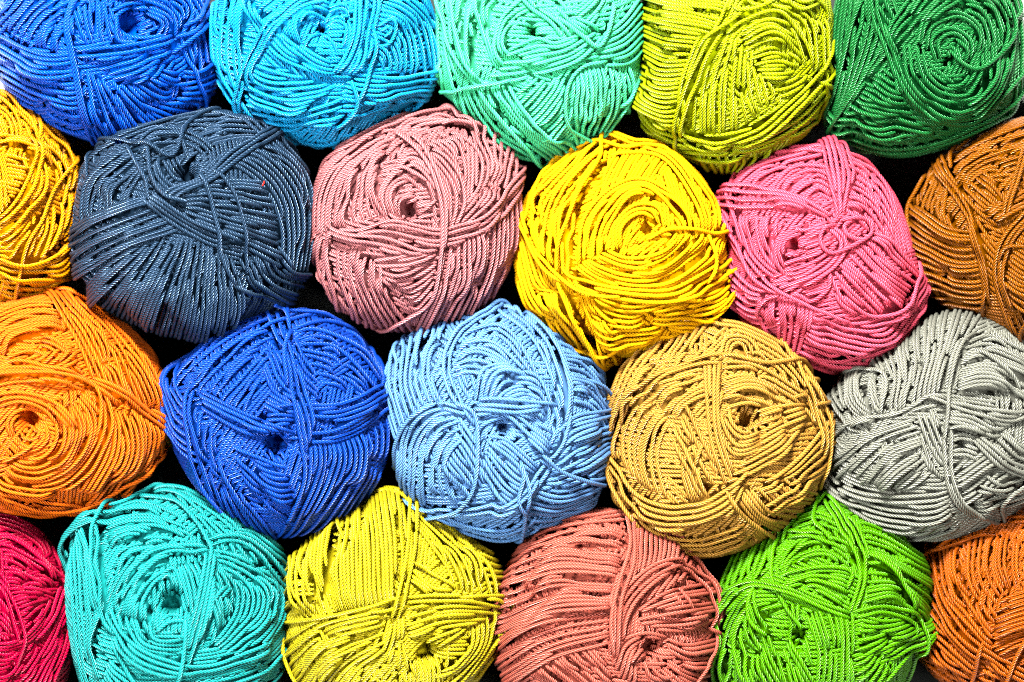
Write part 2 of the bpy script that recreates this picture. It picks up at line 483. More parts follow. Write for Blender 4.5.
def lint():
    """a short red fibre caught on the slate ball"""
    B = LINT_BALL
    D = B.todir(crom(np.array([[260.5, 187], [261.8, 184.5], [262.5, 182]]), 8))
    P = D*(B.Rs(D)+15.5)[:, None]
    base = Vector((B.cw[0], B.cw[1], 0))
    W_ = (P@B.M)*B.mm+B.cw
    o0 = W_.mean(0)
    me = tube_mesh('red_lint_fibre', [(W_-o0, .75*B.mm)], yarn_mat('red_lint', (.75, .02, .01)), B.mm, B.rng, B.cw-o0)
    o = bpy.data.objects.new('lint_fibre', me); COL.objects.link(o); o.location = Vector(o0)
    o['label'] = 'tiny red lint fibre caught on the dark slate blue-grey ball'; o['category'] = 'lint'
def S(r, g, b, k=1.0):
    f = lambda c: ((c/255+.055)/1.055)**2.4 if c > 10 else c/255/12.92
    return tuple(f(c)*k for c in (r, g, b))
BALLS = [
dict(mat='bright_blue_yarn', sp=4.7, r=2.05, rgb=S(0,112,250), label='bright royal blue yarn ball in the top left corner, beside the sky blue ball', view=(0,0), holes=[(408,66,34,110)],
 outline="-20,100 -5,230 60,320 160,385 250,425 330,435 450,415 560,370 630,290 648,200 640,100 630,0 560,-130 420,-210 300,-230 150,-200 30,-90",
 bands=[
 "|480,-60 570,60 600,190 600,300;560,-60 620,60 650,200 640,300",
 "|-15,60 30,10 60,-60;50,120 110,40 200,-20;165,160 175,110 205,75",
 "|-10,95 60,140 130,165 215,165;-10,170 80,220 160,240 235,245;20,290 120,350 200,390 270,415",
 "|245,200 250,330 290,420;310,235 380,340 430,405;400,250 480,300 600,290;500,205 570,215 640,180",
 "~|235,170 380,155 525,130;300,225 400,190 525,150;390,250 470,200 535,165;490,215 520,190 545,160",
 "|220,20 240,80 265,135;290,0 290,80 300,135;330,20 350,80 365,125",
 "|330,30 400,8 470,25 510,80;350,60 390,28 440,28 470,80",
 "|450,20 510,60 525,120;440,40 480,75 470,115",
 "|365,60 370,100 420,115 500,110;350,40 350,120 420,128 520,115",
 "B|330,-10 430,5 500,40 530,110;360,-40 450,-20 540,20 550,100",
 "B4|225,155 350,140 520,108;230,182 380,165 525,125",
 "B3|225,-20 200,70 215,170 240,300 275,420;245,-20 222,60 230,150 250,250 270,340",
 "B3|515,-40 560,40 545,110 570,200 600,280;535,-40 580,40 570,110 590,200 610,270",
 "L|640,15 570,90 525,110;640,60 560,110 520,160;640,-20 580,50 540,80",
 ]),
dict(mat='sky_blue_yarn', alb=1.2, rgb=S(30,190,252), label='sky blue yarn ball between the royal blue and mint balls', view=(200,0), holes=[(365,85,15,90)],
 outline="30,150 25,80 60,-40 130,-140 350,-220 550,-160 680,-40 718,60 722,160 700,270 640,310 560,370 480,415 360,460 300,440 220,398 130,350 60,270",
 bands=[
 "|230,395 300,440 380,455 500,400;220,390 320,420 450,400 640,320",
 "|520,150 545,180 560,215;525,60 600,110 625,225;560,0 660,80 690,215;640,-40 710,60 722,170",
 "|450,225 600,235 712,205;420,300 560,290 705,262;350,360 500,340 650,300",
 "|140,185 230,215 320,240;125,240 240,290 420,262;130,320 270,340 440,300;160,370 280,390 430,370",
 "~|165,140 200,170 230,210;220,130 280,180 320,240;280,150 350,200 410,260",
 "|30,-40 20,80 40,220 130,340;100,-60 75,80 80,220 150,350;150,-20 130,80 120,200 130,320",
 "|390,-10 300,0 250,60 250,120;380,60 330,45 300,80 310,140",
 "|300,160 330,110 370,105 400,130 410,170;330,130 340,100 365,105 385,130",
 "|385,70 410,60 440,80 430,140;390,20 440,20 460,80 450,140",
 "|530,80 560,62 575,90 560,130 530,140;540,95 556,82 562,95 550,110",
 "B|140,-10 170,80 240,165 350,215 460,235;230,85 300,130 400,190 480,215",
 "B|130,290 140,180 200,90 280,10 370,-30;160,250 165,190 220,110 290,40 370,5",
 "B|470,-20 460,80 440,160 400,215;540,-20 520,80 505,160 470,225",
 "L|520,90 515,180 480,270 440,350 410,400;455,240 465,300 440,345 400,390;130,210 120,310 170,370;640,325 690,290 715,240",
 ]),
dict(mat='mint_green_yarn', alb=1.35, sp=4.5, rgb=S(95,252,185), label='pale mint green yarn ball at the top edge, left of the lime ball', view=(430,0), holes=[(303,88,16,90)],
 outline="15,60 20,-60 100,-170 300,-230 500,-190 620,-60 640,80 635,180 620,290 560,380 450,440 310,488 230,460 140,370 60,310 25,270 20,150",
 bands=[
 "|30,-40 20,100 35,260;80,-40 60,80 90,230;150,-40 130,80 150,210",
 "|520,110 580,60 640,-20;500,150 580,120 640,60;530,200 600,190 640,150",
 "|420,230 410,330 440,415;500,200 500,320 470,420;600,220 595,330 540,390",
 "|60,260 130,380 300,480;150,260 230,380 350,475;230,260 330,380 430,440",
 "~|330,235 270,280 240,310;410,240 340,330 280,380;425,320 400,380 340,430",
 "|440,430 540,380 610,280;400,455 560,400 640,210",
 "|360,20 410,80 450,110;380,-30 440,50 520,95",
 "~|430,30 470,0 490,-40;470,80 520,20 550,-40",
 "|150,-40 150,60 200,210;230,-40 180,60 215,200",
 "|290,-20 220,50 200,130 220,200;295,40 240,75 225,130 250,180",
 "|240,150 320,115 380,130 470,100;210,200 320,190 420,160 520,90;140,252 280,235 420,195 500,145 560,60",
 "|240,-40 300,20 360,60 400,110;310,-40 350,20 400,70 440,110",
 "L|540,185 460,200 410,260 405,340 430,390 500,412 560,382;30,20 70,150 150,270 230,370 310,460;130,20 125,100 130,200 150,250;380,50 450,105 500,140 530,90 560,0;600,200 605,270 570,330;30,180 30,262 60,275 130,258 240,242;60,-40 90,100 145,235",
 ]),
dict(mat='lime_yellow_yarn', alb=1.1, sp=4.4, rgb=S(195,210,10), label='olive lime yellow yarn ball at the top edge, right of the mint ball', view=(600,0), holes=[],
 outline="125,60 130,-50 200,-150 400,-210 600,-150 690,-30 702,60 695,180 680,270 655,340 640,420 560,445 440,490 350,545 280,480 170,430 110,360 115,270 135,180",
 bands=[
 "|290,460 310,500 350,545;420,470 430,490 400,520;520,450 500,470 470,490",
 "|125,-40 230,-10 390,10;130,60 220,90 330,110;130,170 200,200 290,200;130,250 200,280 260,280;130,330 190,360 240,380",
 "|670,240 560,340 400,400 250,410;680,300 600,380 450,450 250,440;650,380 550,430 400,480 280,470",
 "|430,60 560,70 620,200;480,10 620,60 650,220;560,-40 680,30 695,200",
 "|310,110 260,250 240,400;370,100 310,250 300,410;420,110 400,250 400,405;445,180 450,280 480,350;500,240 520,280 520,330",
 "~|420,90 500,60 580,80;430,140 520,110 610,180;450,190 530,170 610,200;480,235 560,235 615,215;530,300 590,270 640,230",
 "|400,-20 440,30 560,50;470,-60 500,0 580,40",
 "|540,-40 560,0 600,30 660,10;570,-30 590,5 630,5 650,-20",
 "B5|250,400 380,420 520,350 640,240 695,150;240,430 330,455 480,410 600,310 690,220",
 "|110,300 160,385 260,425;105,345 170,412 280,450",
 "B4|395,-20 335,120 275,240 242,340 235,420;430,0 365,120 310,230 262,390",
 "L|380,100 440,60 530,45 600,110 640,200;300,150 330,115 400,65 450,20;655,245 682,262 668,300;400,20 420,40 480,30 530,0",
 ]),
dict(mat='dark_green_yarn', rgb=S(36,132,66), label='dark green yarn ball with a tight spiral, in the top right corner', view=(684,0), holes=[(800,185,10,30)],
 outline="445,60 470,-60 560,-170 750,-220 920,-160 1000,-30 1018,80 1022,200 1000,320 900,400 760,455 660,480 560,470 480,430 430,370 435,250",
 bands=[
 "|980,-60 1010,80 1015,250;1000,60 1010,200 980,330",
 "|480,-60 450,120 430,380;560,-60 540,100 450,400;620,0 570,160 480,380",
 "|460,400 600,450 760,430 900,370;480,440 600,470 760,450 960,360",
 "|600,185 615,200 625,215;540,260 600,280 680,320;480,330 600,360 740,400;480,390 620,420 790,410",
 "~|625,215 630,250 640,290;650,230 665,300 700,340;660,200 720,300 800,380",
 "|620,110 650,230 740,345 870,370 980,270;680,130 700,230 770,300 870,290 930,200;730,150 740,220 790,260 850,240 890,170",
 "|620,120 680,40 800,-40 940,0 1000,100;680,110 720,40 810,10 900,50 930,150;730,150 745,80 820,50 880,90 890,160",
 "|760,190 745,120 800,85 860,120 865,180;780,185 775,130 810,110 840,140 840,175",
 "|795,215 800,180 790,150;820,200 820,150 800,130;850,190 850,150 820,115",
 "|580,-40 600,30 640,110;640,-40 640,10 660,60",
 "B|700,-40 640,60 560,200 450,380;860,-20 740,60 620,150 520,290",
 "B|960,-20 995,100 965,230 870,360;900,-60 960,60 940,200 850,310",
 "B4|578,-40 580,60 610,130 640,230;612,-40 602,40 632,120 665,215",
 "L|550,-20 510,90 480,200 450,300 440,360;960,-10 980,100 940,170 880,205 830,185 800,150;1000,62 1012,48 1045,28;1000,-10 1005,30 990,60",
 ]),
dict(mat='golden_yellow_yarn', alb=1.2, rgb=S(254,172,0), label='golden yellow yarn ball cut by the left edge, above the orange ball', view=(0,80), holes=[],
 outline="-80,5 30,40 120,110 190,180 245,270 255,340 232,440 218,520 195,600 120,660 30,680 -80,690 -250,640 -380,480 -410,340 -370,180 -250,50",
 bands=[
 "|190,180 205,300 160,460 90,560;255,330 230,450 150,540 80,590",
 "|-60,40 60,100 150,210 180,330;0,20 120,100 220,220 240,330",
 "|0,60 50,110 70,175;-60,100 -20,130 0,180;40,50 100,120 130,200",
 "|0,530 80,545 160,510 215,470;0,600 60,600 160,600 200,560;0,655 80,665 150,640",
 "|110,400 90,460 70,540;160,380 140,460 110,540;210,340 190,430 150,510",
 "~|0,420 50,380 90,350;0,480 60,430 100,400;30,540 60,490 100,440",
 "|80,230 85,290 50,370 -10,440;130,230 120,330 70,400 0,470",
 "B|-20,170 80,180 160,220 200,280;-20,195 60,203 140,245 185,310",
 "B3|90,170 95,250 60,340 -10,420;110,180 110,260 80,340 0,430",
 "L|245,215 180,290 130,400 80,480 50,600 40,660;215,470 150,522 80,547 0,540;0,582 80,592 170,590;75,50 110,120 115,180",
 ]),
dict(mat='slate_blue_yarn', rgb=S(66,98,128,.62), label='dark slate blue-grey yarn ball with loose strands over its top', view=(0,80), holes=[(560,262,24,90)],
 outline="220,440 225,350 260,240 300,190 370,130 480,120 560,105 650,95 720,110 830,150 900,210 935,290 950,400 945,520 910,600 860,680 780,730 640,765 500,770 400,730 300,680 240,600",
 bands=[
 "|300,190 450,130 620,95 760,110;500,170 600,150 700,160 800,170",
 "|240,440 260,300 380,200;300,430 330,320 430,230;380,400 400,320 450,260",
 "|690,240 800,330 850,450 840,610;750,200 860,300 900,440 880,630;830,160 930,280 950,420 925,590",
 "|260,600 330,640 420,700;320,560 400,600 500,650;380,540 450,580 560,600",
 "|260,620 330,550 420,500;300,670 390,580 470,480;370,710 430,600 500,470",
 "|380,720 430,620 520,470;480,765 520,620 570,470;620,765 640,650 650,500;700,740 720,650 700,540",
 "|720,540 760,620 860,680;780,520 820,590 900,620;840,500 870,560 930,570",
 "|600,310 700,300 790,310;480,360 640,350 830,380;540,380 680,420 840,470;580,410 700,480 840,560",
 "|225,440 330,390 450,350;220,530 320,470 500,400;240,590 380,500 540,450",
 "|400,190 480,150 570,160 640,200;430,230 500,190 570,195 620,220",
 "|450,250 465,310 510,350 590,350;480,230 490,290 530,325 600,310",
 "|490,240 520,290 560,310;530,220 540,260 570,290",
 "B3|830,145 700,210 610,290 480,350;850,162 720,232 630,305 520,362",
 "B4|440,360 520,430 620,490 690,510;465,345 560,415 680,470",
 "L|600,280 630,360 650,450 660,520 700,600 760,640;640,270 690,330 720,420 735,520 740,580;560,230 550,160 600,110 670,95;255,300 280,200 340,180 440,200 520,230 560,150;450,210 460,290 500,350 560,370;760,600 840,650 900,672;690,600 780,640 850,670;380,195 440,300 450,360",
 ]),
dict(mat='dusty_pink_yarn', alb=1.12, rgb=S(216,136,138), label='dusty pink yarn ball with an open hollow, between the slate and bright yellow balls', view=(250,100), holes=[(472,328,24,110)],
 outline="540,28 640,50 740,105 800,190 822,270 815,400 790,500 740,590 640,660 520,690 400,690 290,650 215,540 190,420 188,250 215,180 300,120 420,60",
 bands=[
 "|200,180 380,75 540,28 700,85 800,190;380,110 470,85 600,80 700,110 790,200",
 "|400,95 260,180 200,280 190,420;420,120 330,200 280,290 260,400",
 "|195,400 200,520 290,650;235,420 240,540 330,670",
 "|590,430 560,560 500,690;700,360 690,520 620,680;820,255 820,420 740,610",
 "|510,120 600,190 635,290;600,90 650,180 640,330",
 "~|600,80 690,160 690,260 620,350;740,105 750,200 720,290 610,400;810,200 800,280 720,370 580,430",
 "|260,420 270,540 320,670;330,450 330,560 400,690;400,500 420,600 480,690",
 "~|570,440 450,470 350,480 290,450;560,500 480,540 420,540 350,500;560,560 500,630 460,610 430,570",
 "|430,180 500,150 590,250 600,380;440,240 490,215 540,280 560,370",
 "|395,350 390,270 450,205 530,250;430,350 425,280 470,240 510,275",
 "|440,340 445,300 490,275;460,355 465,320 500,300",
 "|400,350 440,370 500,365 560,370;420,340 450,355 500,345 555,300",
 "B|430,105 330,200 280,300 255,390;480,110 400,190 378,280 400,350",
 "B|440,100 560,190 620,290 600,400;480,95 600,190 645,290 618,380",
 "B|250,380 330,390 430,362 560,390 620,380 700,350 800,220;255,410 400,400 500,425 580,435 700,390 815,250",
 "B4|230,372 300,398 400,412 500,445 570,450;260,405 300,415 400,445 470,460 560,462",
 "L|430,90 520,180 565,300 572,440 540,600 420,680;480,100 530,170 577,300 580,440;255,390 235,460 260,600 320,690;190,410 200,500 230,560",
 ]),
dict(mat='bright_yellow_yarn', sp=3.5, r=1.9, alb=1.3, rgb=S(255,192,0), label='bright yellow yarn ball in the middle, with a long loose end trailing right', view=(460,120), holes=[(570,320,22,26)],
 m=dict(rough=.7, spec=.2, bump=.5),
 outline="170,480 185,380 190,260 215,180 290,110 400,70 500,62 610,75 700,130 760,210 785,300 805,390 808,470 790,540 700,640 600,690 500,718 420,722 330,670 220,600 180,540",
 bands=[
 "|175,500 200,560 260,620;200,380 240,520 340,660;300,460 340,560 420,690",
 "|190,330 220,200 330,100;250,430 260,260 380,110;310,450 330,260 440,110",
 "|440,100 600,110 700,230 740,330;480,65 640,90 760,230 785,330",
 "|690,520 760,505 805,470;680,620 740,580 800,520",
 "|400,530 520,560 690,530;380,570 500,610 710,590;430,690 540,680 680,640",
 "~|340,480 400,620 440,720;370,500 420,560 480,600",
 "|350,450 370,300 460,200 560,180 690,270 720,370;380,440 400,310 470,225 560,205 660,290 690,370;430,410 445,320 510,240 600,235 650,320",
 "|340,440 450,500 600,515 760,430 800,350;400,410 500,450 610,440 720,340;450,390 510,410 600,390 650,340",
 "|460,390 465,320 520,260 590,260 620,320;490,380 490,330 530,290 580,290",
 "|500,380 520,340 560,310 600,330;520,395 560,360 600,350 640,350",
 "B3|420,110 350,230 318,350 315,450 340,520;440,110 370,230 335,350 330,450 360,520",
 "B3|310,440 370,480 480,500 620,500 770,430;320,460 380,500 500,520 640,520 790,460",
 "L|600,72 500,45 435,60 420,130 360,250 310,380 308,480 360,600 420,700;560,360 620,330 700,330 760,342 812,335 815,380 805,440 740,500 600,530 450,515 350,485;190,250 220,370 300,450 370,500 480,520;740,340 752,420 742,490;200,330 250,420 320,480",
 ]),
dict(mat='hot_pink_yarn', alb=1.35, rgb=S(255,102,128), label='hot pink yarn ball with knotted loops on its face, right of the bright yellow ball', view=(684,130), holes=[(322,345,17,90)],
 outline="100,200 130,130 200,90 300,60 440,42 520,75 600,140 650,220 680,330 715,440 712,530 690,600 620,680 520,725 430,740 330,690 240,610 160,560 130,480 140,330 105,260",
 bands=[
 "|110,210 220,110 420,55;180,180 290,110 430,90",
 "|250,190 330,110 440,110;290,200 380,140 440,150;350,220 400,180 440,190",
 "|450,60 580,130 650,250;480,140 570,200 640,320;480,220 560,260 640,380",
 "|340,660 460,700 600,690 690,600;330,690 460,735 600,710 680,640",
 "|560,300 620,340 700,430;520,330 600,420 695,480;460,400 550,490 610,560;440,440 470,520 550,570",
 "|110,250 150,350 240,470;180,250 210,360 280,440;250,255 255,340 290,430;320,265 285,300 270,350",
 "|140,410 200,470 270,490;130,500 200,550 300,540;180,580 240,600 300,580",
 "|230,500 230,560 260,620;300,500 310,580 300,670;390,520 370,610 340,690",
 "|390,520 500,580 620,550 705,460;370,600 500,640 640,620 712,520;345,660 470,690 620,660 700,570",
 "|360,280 320,300 290,330 280,380 300,440;350,310 325,325 305,350 300,385",
 "|345,340 390,320 450,290;300,400 340,385 400,370 450,340;300,440 350,440 420,400 470,360",
 "|330,290 360,300 390,290 430,270;340,310 370,320 400,310 440,290",
 "B|415,60 440,150 455,220 460,270;475,50 500,130 485,220 475,280",
 "B4|110,178 200,170 320,200 440,250;120,232 220,232 330,240 430,262",
 "B4|430,290 470,340 440,400 380,440 250,490;450,280 490,340 470,400 400,455 300,505",
 "L|560,300 520,270 480,290 490,320 540,330 560,300;460,280 420,300 410,340 440,370 500,350 560,310 540,270 470,270;440,430 430,480 380,510 340,490 260,500 230,540 240,570;120,215 115,260 160,340 220,450 300,490;480,500 560,555 650,520 700,440;105,200 120,250 150,310;230,440 300,480 380,520 500,580",
 ]),
dict(mat='ochre_yarn', alb=.68, sp=4.2, rgb=S(200,122,2), label='dark ochre yarn ball cut by the right edge, with loops hanging at its lower end', view=(684,130), holes=[],
 outline="680,380 680,280 700,200 740,140 800,90 880,20 960,-30 1080,-55 1220,0 1320,130 1350,300 1300,480 1180,620 1060,680 990,660 950,610 880,575 780,520 720,450",
 bands=[
 "|790,100 900,30 1080,-40;820,150 920,90 1080,60;850,200 900,160 980,150",
 "|760,120 700,240 700,380;810,110 790,230 830,330",
 "|700,230 800,290 880,310;700,330 800,390 890,400;720,420 800,460 900,470;760,510 830,530 910,540",
 "|820,170 880,240 950,290;850,150 920,210 960,250;900,130 950,180 980,230",
 "~|870,200 930,190 1000,120;900,250 960,220 1040,160;930,280 1000,250 1080,200",
 "|1000,300 1060,330 1150,330;980,400 1050,430 1150,420;960,480 1040,520 1150,510;990,560 1050,600 1120,600",
 "B4|770,140 850,260 890,400 910,550;800,120 872,260 912,400 922,520",
 "B|1030,240 955,330 932,430 960,540 1000,640;1090,230 1000,330 970,440 1010,560 1060,640",
 "B3|1020,60 990,160 960,260;1040,70 1010,170 980,260",
 "L|905,480 895,600 920,670 955,650 948,615;1060,500 1010,600 1020,650;740,140 700,230 690,320;1040,350 970,350 940,400",
 ]),
dict(mat='orange_yarn', sp=3.9, r=1.8, alb=1.4, rgb=S(255,126,10), label='bright orange yarn ball with a round hollow, cut by the left edge', view=(0,280), holes=[(80,425,26,110)],
 m=dict(rough=.5, spec=.5),
 outline="-140,180 -60,80 60,50 160,30 250,45 340,100 430,170 490,240 505,330 500,440 495,520 450,590 360,640 240,690 130,715 0,700 -120,640 -190,500 -200,330",
 bands=[
 "|160,50 240,200 290,310;210,38 350,200 440,400;260,48 420,200 495,370",
 "|-60,130 60,70 160,60;-40,180 60,120 180,110;0,220 60,170 200,150",
 "|100,200 160,240 250,290;120,160 190,210 260,270",
 "~|-20,250 60,215 130,210;60,260 140,250 200,200;150,280 210,260 240,230",
 "|320,400 310,520 240,650;400,390 400,520 330,630;480,430 480,530 420,600",
 "|-60,260 60,245 160,270 270,300;-60,330 60,305 160,315 260,335",
 "|0,600 100,660 240,680;-40,640 60,700 200,700",
 "|250,340 300,420 270,520 190,600 80,620 0,590;210,380 230,450 200,530 120,580 20,560;170,410 170,480 130,530 60,540",
 "|-40,345 60,335 170,370 230,440;-20,380 60,365 130,390 175,440",
 "|30,480 20,430 50,395 100,390 140,430;45,470 45,430 65,410 100,410",
 "|140,430 140,480 100,510 50,500;120,440 115,465 95,480 60,475",
 "B|270,300 380,360 470,440 505,500;290,290 400,350 490,430 510,480",
 "B|265,310 310,380 300,480 250,570 150,630 -20,600;300,320 335,400 315,510 250,610 130,655 -20,625",
 "B3|0,640 150,690 300,655 450,565 500,500;40,680 160,705 320,665 460,575 505,520",
 "L|0,555 60,520 115,480;-20,290 80,285 180,290 280,320 360,380;280,310 300,380 290,470",
 ]),
dict(mat='royal_blue_yarn', sp=4.5, rgb=S(28,98,222), label='deep cobalt blue yarn ball with crossing bundles, right of the orange ball', view=(130,290), holes=[(440,475,28,90), (400,382,12,60)],
 outline="105,320 130,240 180,180 260,120 350,70 430,55 560,65 660,105 730,170 765,240 785,330 790,440 770,540 720,620 640,680 560,720 450,748 350,710 250,650 160,540 110,440",
 bands=[
 "|170,220 280,120 420,60;180,270 300,180 430,105",
 "|140,240 145,310 185,360;110,310 130,390 190,440;115,410 150,490 210,540",
 "|490,120 580,120 700,180 755,250;490,160 620,170 735,290;520,190 620,230 740,335;560,270 650,300 740,380",
 "~|500,140 520,200 560,250;490,180 530,250 580,290;480,220 530,290 570,340",
 "|530,460 520,580 470,710;640,450 620,570 540,700;740,400 730,520 650,660;788,360 785,500 720,620",
 "|180,320 190,450 250,630;230,390 235,510 330,690;260,430 300,570 430,740",
 "~|300,470 380,500 480,540;310,500 400,580 490,620;330,570 400,650 470,700",
 "|230,310 330,200 430,130;270,345 350,260 420,180;330,375 380,280 430,210",
 "|400,230 430,300 500,350;430,180 460,260 520,330;470,160 490,240 540,320",
 "|420,310 470,340 560,345;400,340 450,370 540,380",
 "|380,390 430,375 490,380;300,430 400,420 490,412",
 "B|200,300 300,350 400,395 490,425 560,440;205,350 300,405 380,435 500,448",
 "B4|520,460 620,450 720,400 788,340;500,432 600,422 700,370 775,320",
 "B|440,350 540,350 640,340 745,290;480,372 600,392 680,372 765,325",
 "B4|415,80 465,200 490,330 512,450 522,560 470,700;462,90 485,200 530,330 545,400 530,470",
 "B3|470,88 380,130 280,200 200,280 165,300;445,105 340,170 260,240 195,315",
 "B3|440,60 600,80 710,150 755,250;480,110 600,92 690,160 750,240",
 "L|170,290 175,400 200,560 260,640;470,70 482,130 462,200 470,290;755,240 752,290;185,300 190,400 230,520;400,60 460,75 480,120",
 ]),
dict(mat='light_blue_yarn', alb=1.1, sp=4.4, rgb=S(125,182,246), label='pale cornflower blue yarn ball in the middle, between the cobalt and tan balls', view=(360,300), holes=[(432,385,20,90)],
 outline="80,180 130,110 240,50 340,30 420,12 500,40 560,90 640,130 710,200 745,290 750,400 745,520 700,600 620,660 520,710 440,740 330,700 200,640 110,560 105,430 80,330",
 bands=[
 "|560,90 640,130 710,200;590,200 680,220 748,300;620,300 700,330 752,420",
 "|600,400 650,350 740,330;590,480 650,420 752,380;560,540 660,500 752,440;520,580 640,570 745,510",
 "|500,560 600,590 720,560;480,620 600,640 700,600;500,690 600,670 660,640",
 "|85,180 80,300 110,440;160,105 140,240 170,350;270,50 215,200 245,320",
 "|420,30 520,120 590,260;470,20 570,120 620,260",
 "|290,100 430,80 540,230;275,160 380,145 500,230;280,230 350,225 420,280",
 "~|290,180 300,240 330,300;330,200 350,240 360,300;380,190 400,230 420,270",
 "|340,300 380,215 470,200;390,310 450,245 560,270;400,330 500,300 595,320",
 "|490,210 540,240 575,330;530,330 580,390 570,440;600,250 610,330 600,430",
 "|110,540 120,400 200,320 290,312;150,570 160,440 220,360 300,340;220,600 215,500 250,420 300,380;290,620 270,520 290,450 320,420",
 "~|290,340 340,420 380,500;270,400 330,480 370,570;250,470 300,550 350,610",
 "|380,410 440,420 500,470 540,510;380,450 430,510 500,560;360,500 400,560 460,610",
 "|440,370 500,380 570,440;470,350 530,370 580,400",
 "|350,440 360,385 420,355 480,360;375,420 385,385 420,372 460,378",
 "|150,600 300,670 440,690 520,640;180,640 320,705 440,735 560,690",
 "B4|250,308 340,330 440,330 520,390 585,450;250,330 340,350 430,350 500,412 560,475",
 "B3|360,298 480,308 595,318;340,328 460,340 565,332",
 "B4|100,550 200,620 330,630 450,590 565,485;110,580 220,650 350,652 480,605 580,500",
 "B3|480,10 560,80 612,200 628,330 602,440 560,485;440,12 540,90 592,200 612,330 590,430",
 "B2|440,15 340,60 280,130 270,220 310,310 350,380;465,10 350,40 262,130 260,240 298,320",
 "L|540,480 620,520 700,535 748,528;540,460 600,510 700,545;290,310 350,350 355,480 340,570 290,630 200,640;230,310 150,370 110,450 100,560;480,480 500,560 490,680;380,420 480,500 470,580 500,640",
 ]),
dict(mat='tan_gold_yarn', sp=4.6, r=2.0, rgb=S(232,176,78), label='tan gold yarn ball with a dark hollow, below the hot pink ball', view=(560,310), holes=[(572,322,24,100)],
 outline="145,250 165,170 250,110 350,60 460,20 540,25 640,80 720,140 780,210 800,300 815,380 800,480 770,560 720,600 640,680 560,720 450,750 330,740 230,690 180,600 155,500 150,380",
 bands=[
 "|155,250 200,160 280,100;200,290 260,180 330,80;280,230 330,160 400,60;360,170 400,100 470,30",
 "|470,30 560,50 700,130 800,270;480,70 560,90 680,160 770,270;490,120 560,120 640,150",
 "|480,140 500,90 560,90 600,130;505,135 520,112 550,115 565,135",
 "|170,520 260,650 400,690 560,650;200,620 300,710 450,745 570,705",
 "|510,550 560,620 640,670;600,530 660,590 720,600;700,490 740,530 780,550",
 "|170,450 170,330 260,230 440,170;240,530 230,400 300,280 440,200;330,580 300,440 350,320 440,250",
 "|400,590 370,480 400,390;450,570 420,480 440,400",
 "~|380,290 420,370 480,480;350,330 400,420 460,540;330,380 380,460 430,560",
 "|480,150 600,170 745,260;480,200 600,200 735,280;490,260 580,245 720,292",
 "|600,300 660,290 745,285;610,350 660,330 740,305;560,440 650,380 745,325;500,520 620,460 745,345",
 "|620,520 720,440 785,370;600,560 700,510 780,450;640,620 720,560 775,520",
 "|490,240 475,340 520,430 600,420;490,280 500,340 540,385 600,370;540,300 530,330 550,350 600,350",
 "|490,270 540,270 600,275 640,290;500,300 540,290 590,285",
 "B3|735,190 790,300 805,420 775,545;715,175 768,300 782,420 762,540",
 "B5|155,430 220,545 340,590 480,550 565,485;160,475 230,610 360,645 500,605 550,550",
 "B4|435,150 440,260 455,400 500,525;480,150 472,260 482,380 525,500",
 "B3|490,128 400,150 280,220 190,300 165,370;480,162 390,172 300,225 200,320",
 "L|760,200 812,240 800,280 765,285;490,130 600,162 700,158;500,540 560,620 650,682;740,290 762,340 742,265 700,262;160,430 175,520 230,620 260,690",
 ]),
dict(mat='silver_grey_yarn', rgb=S(165,166,152), label='silver grey yarn ball cut by the right edge, below the ochre ball', view=(684,330), holes=[(838,345,13,80)],
 outline="430,400 445,260 440,180 520,110 600,50 680,0 760,-50 850,-70 960,-30 1060,60 1110,200 1100,380 1020,540 900,590 780,640 690,640 600,600 500,540 450,480",
 bands=[
 "|560,80 600,150 580,260;620,40 640,140 620,250;700,0 700,120 670,230;800,-45 770,80 740,205;900,-50 830,60 800,160",
 "|850,40 920,20 1020,60;830,110 900,100 1040,150;820,180 920,180 1040,240",
 "|445,190 480,150 560,120;450,270 480,240 520,210",
 "|450,210 490,290 530,310;490,150 500,230 560,290;570,130 580,200 600,260",
 "|450,390 560,310 690,270;490,450 600,350 710,310;560,480 640,400 720,360;650,490 700,460 750,420",
 "~|700,250 740,350 790,430;740,230 780,330 800,400;700,310 730,400 780,470",
 "|790,230 880,240 960,285 1040,250;780,270 850,290 920,320 960,320",
 "|780,450 860,380 930,330;790,480 880,410 960,370;820,530 920,460 1000,420",
 "|900,430 960,460 1050,440;870,500 960,490 1060,470;880,560 980,530 1060,500",
 "|960,300 1000,340 1040,360;930,340 1000,400 1060,410",
 "|790,330 830,312 890,330;795,380 840,372 880,390;780,300 830,290 900,310",
 "B|430,400 480,470 600,500 795,490;440,440 520,520 640,560 800,545;470,500 580,590 690,630 830,600",
 "B3|440,330 520,270 640,250 740,200 800,210;470,302 560,282 680,242 765,222",
 "B3|740,200 860,250 980,272 1050,240;800,215 880,235 990,250 1050,225",
 "B3|870,330 940,400 1030,445;890,318 965,385 1045,420",
 "B3|775,290 788,420 810,500 870,570;800,300 805,420 835,500 900,560",
 "L|470,140 540,120 600,130 612,180 590,250;880,0 830,60 800,150 790,260 780,330;960,560 950,520 970,480 1040,450;870,60 940,120 1010,180",
 ]),
dict(mat='crimson_yarn', sp=3.7, r=1.7, rgb=S(232,0,82), label='crimson red yarn ball in the bottom left corner, cut by the frame', view=(0,455), holes=[],
 outline="-90,150 0,165 90,200 160,260 195,330 205,400 218,520 215,640 180,740 60,840 -90,860 -280,780 -380,600 -380,400 -280,220",
 bands=[
 "|-60,170 60,190 160,270 200,400;-60,200 60,230 140,290 190,370",
 "|60,580 130,500 190,440;70,700 150,570 205,450;150,720 200,590 218,500",
 "|-60,580 20,600 60,580;-60,700 20,700 80,650",
 "|0,255 120,320 190,375;10,330 80,360 180,410;50,540 110,480 180,420",
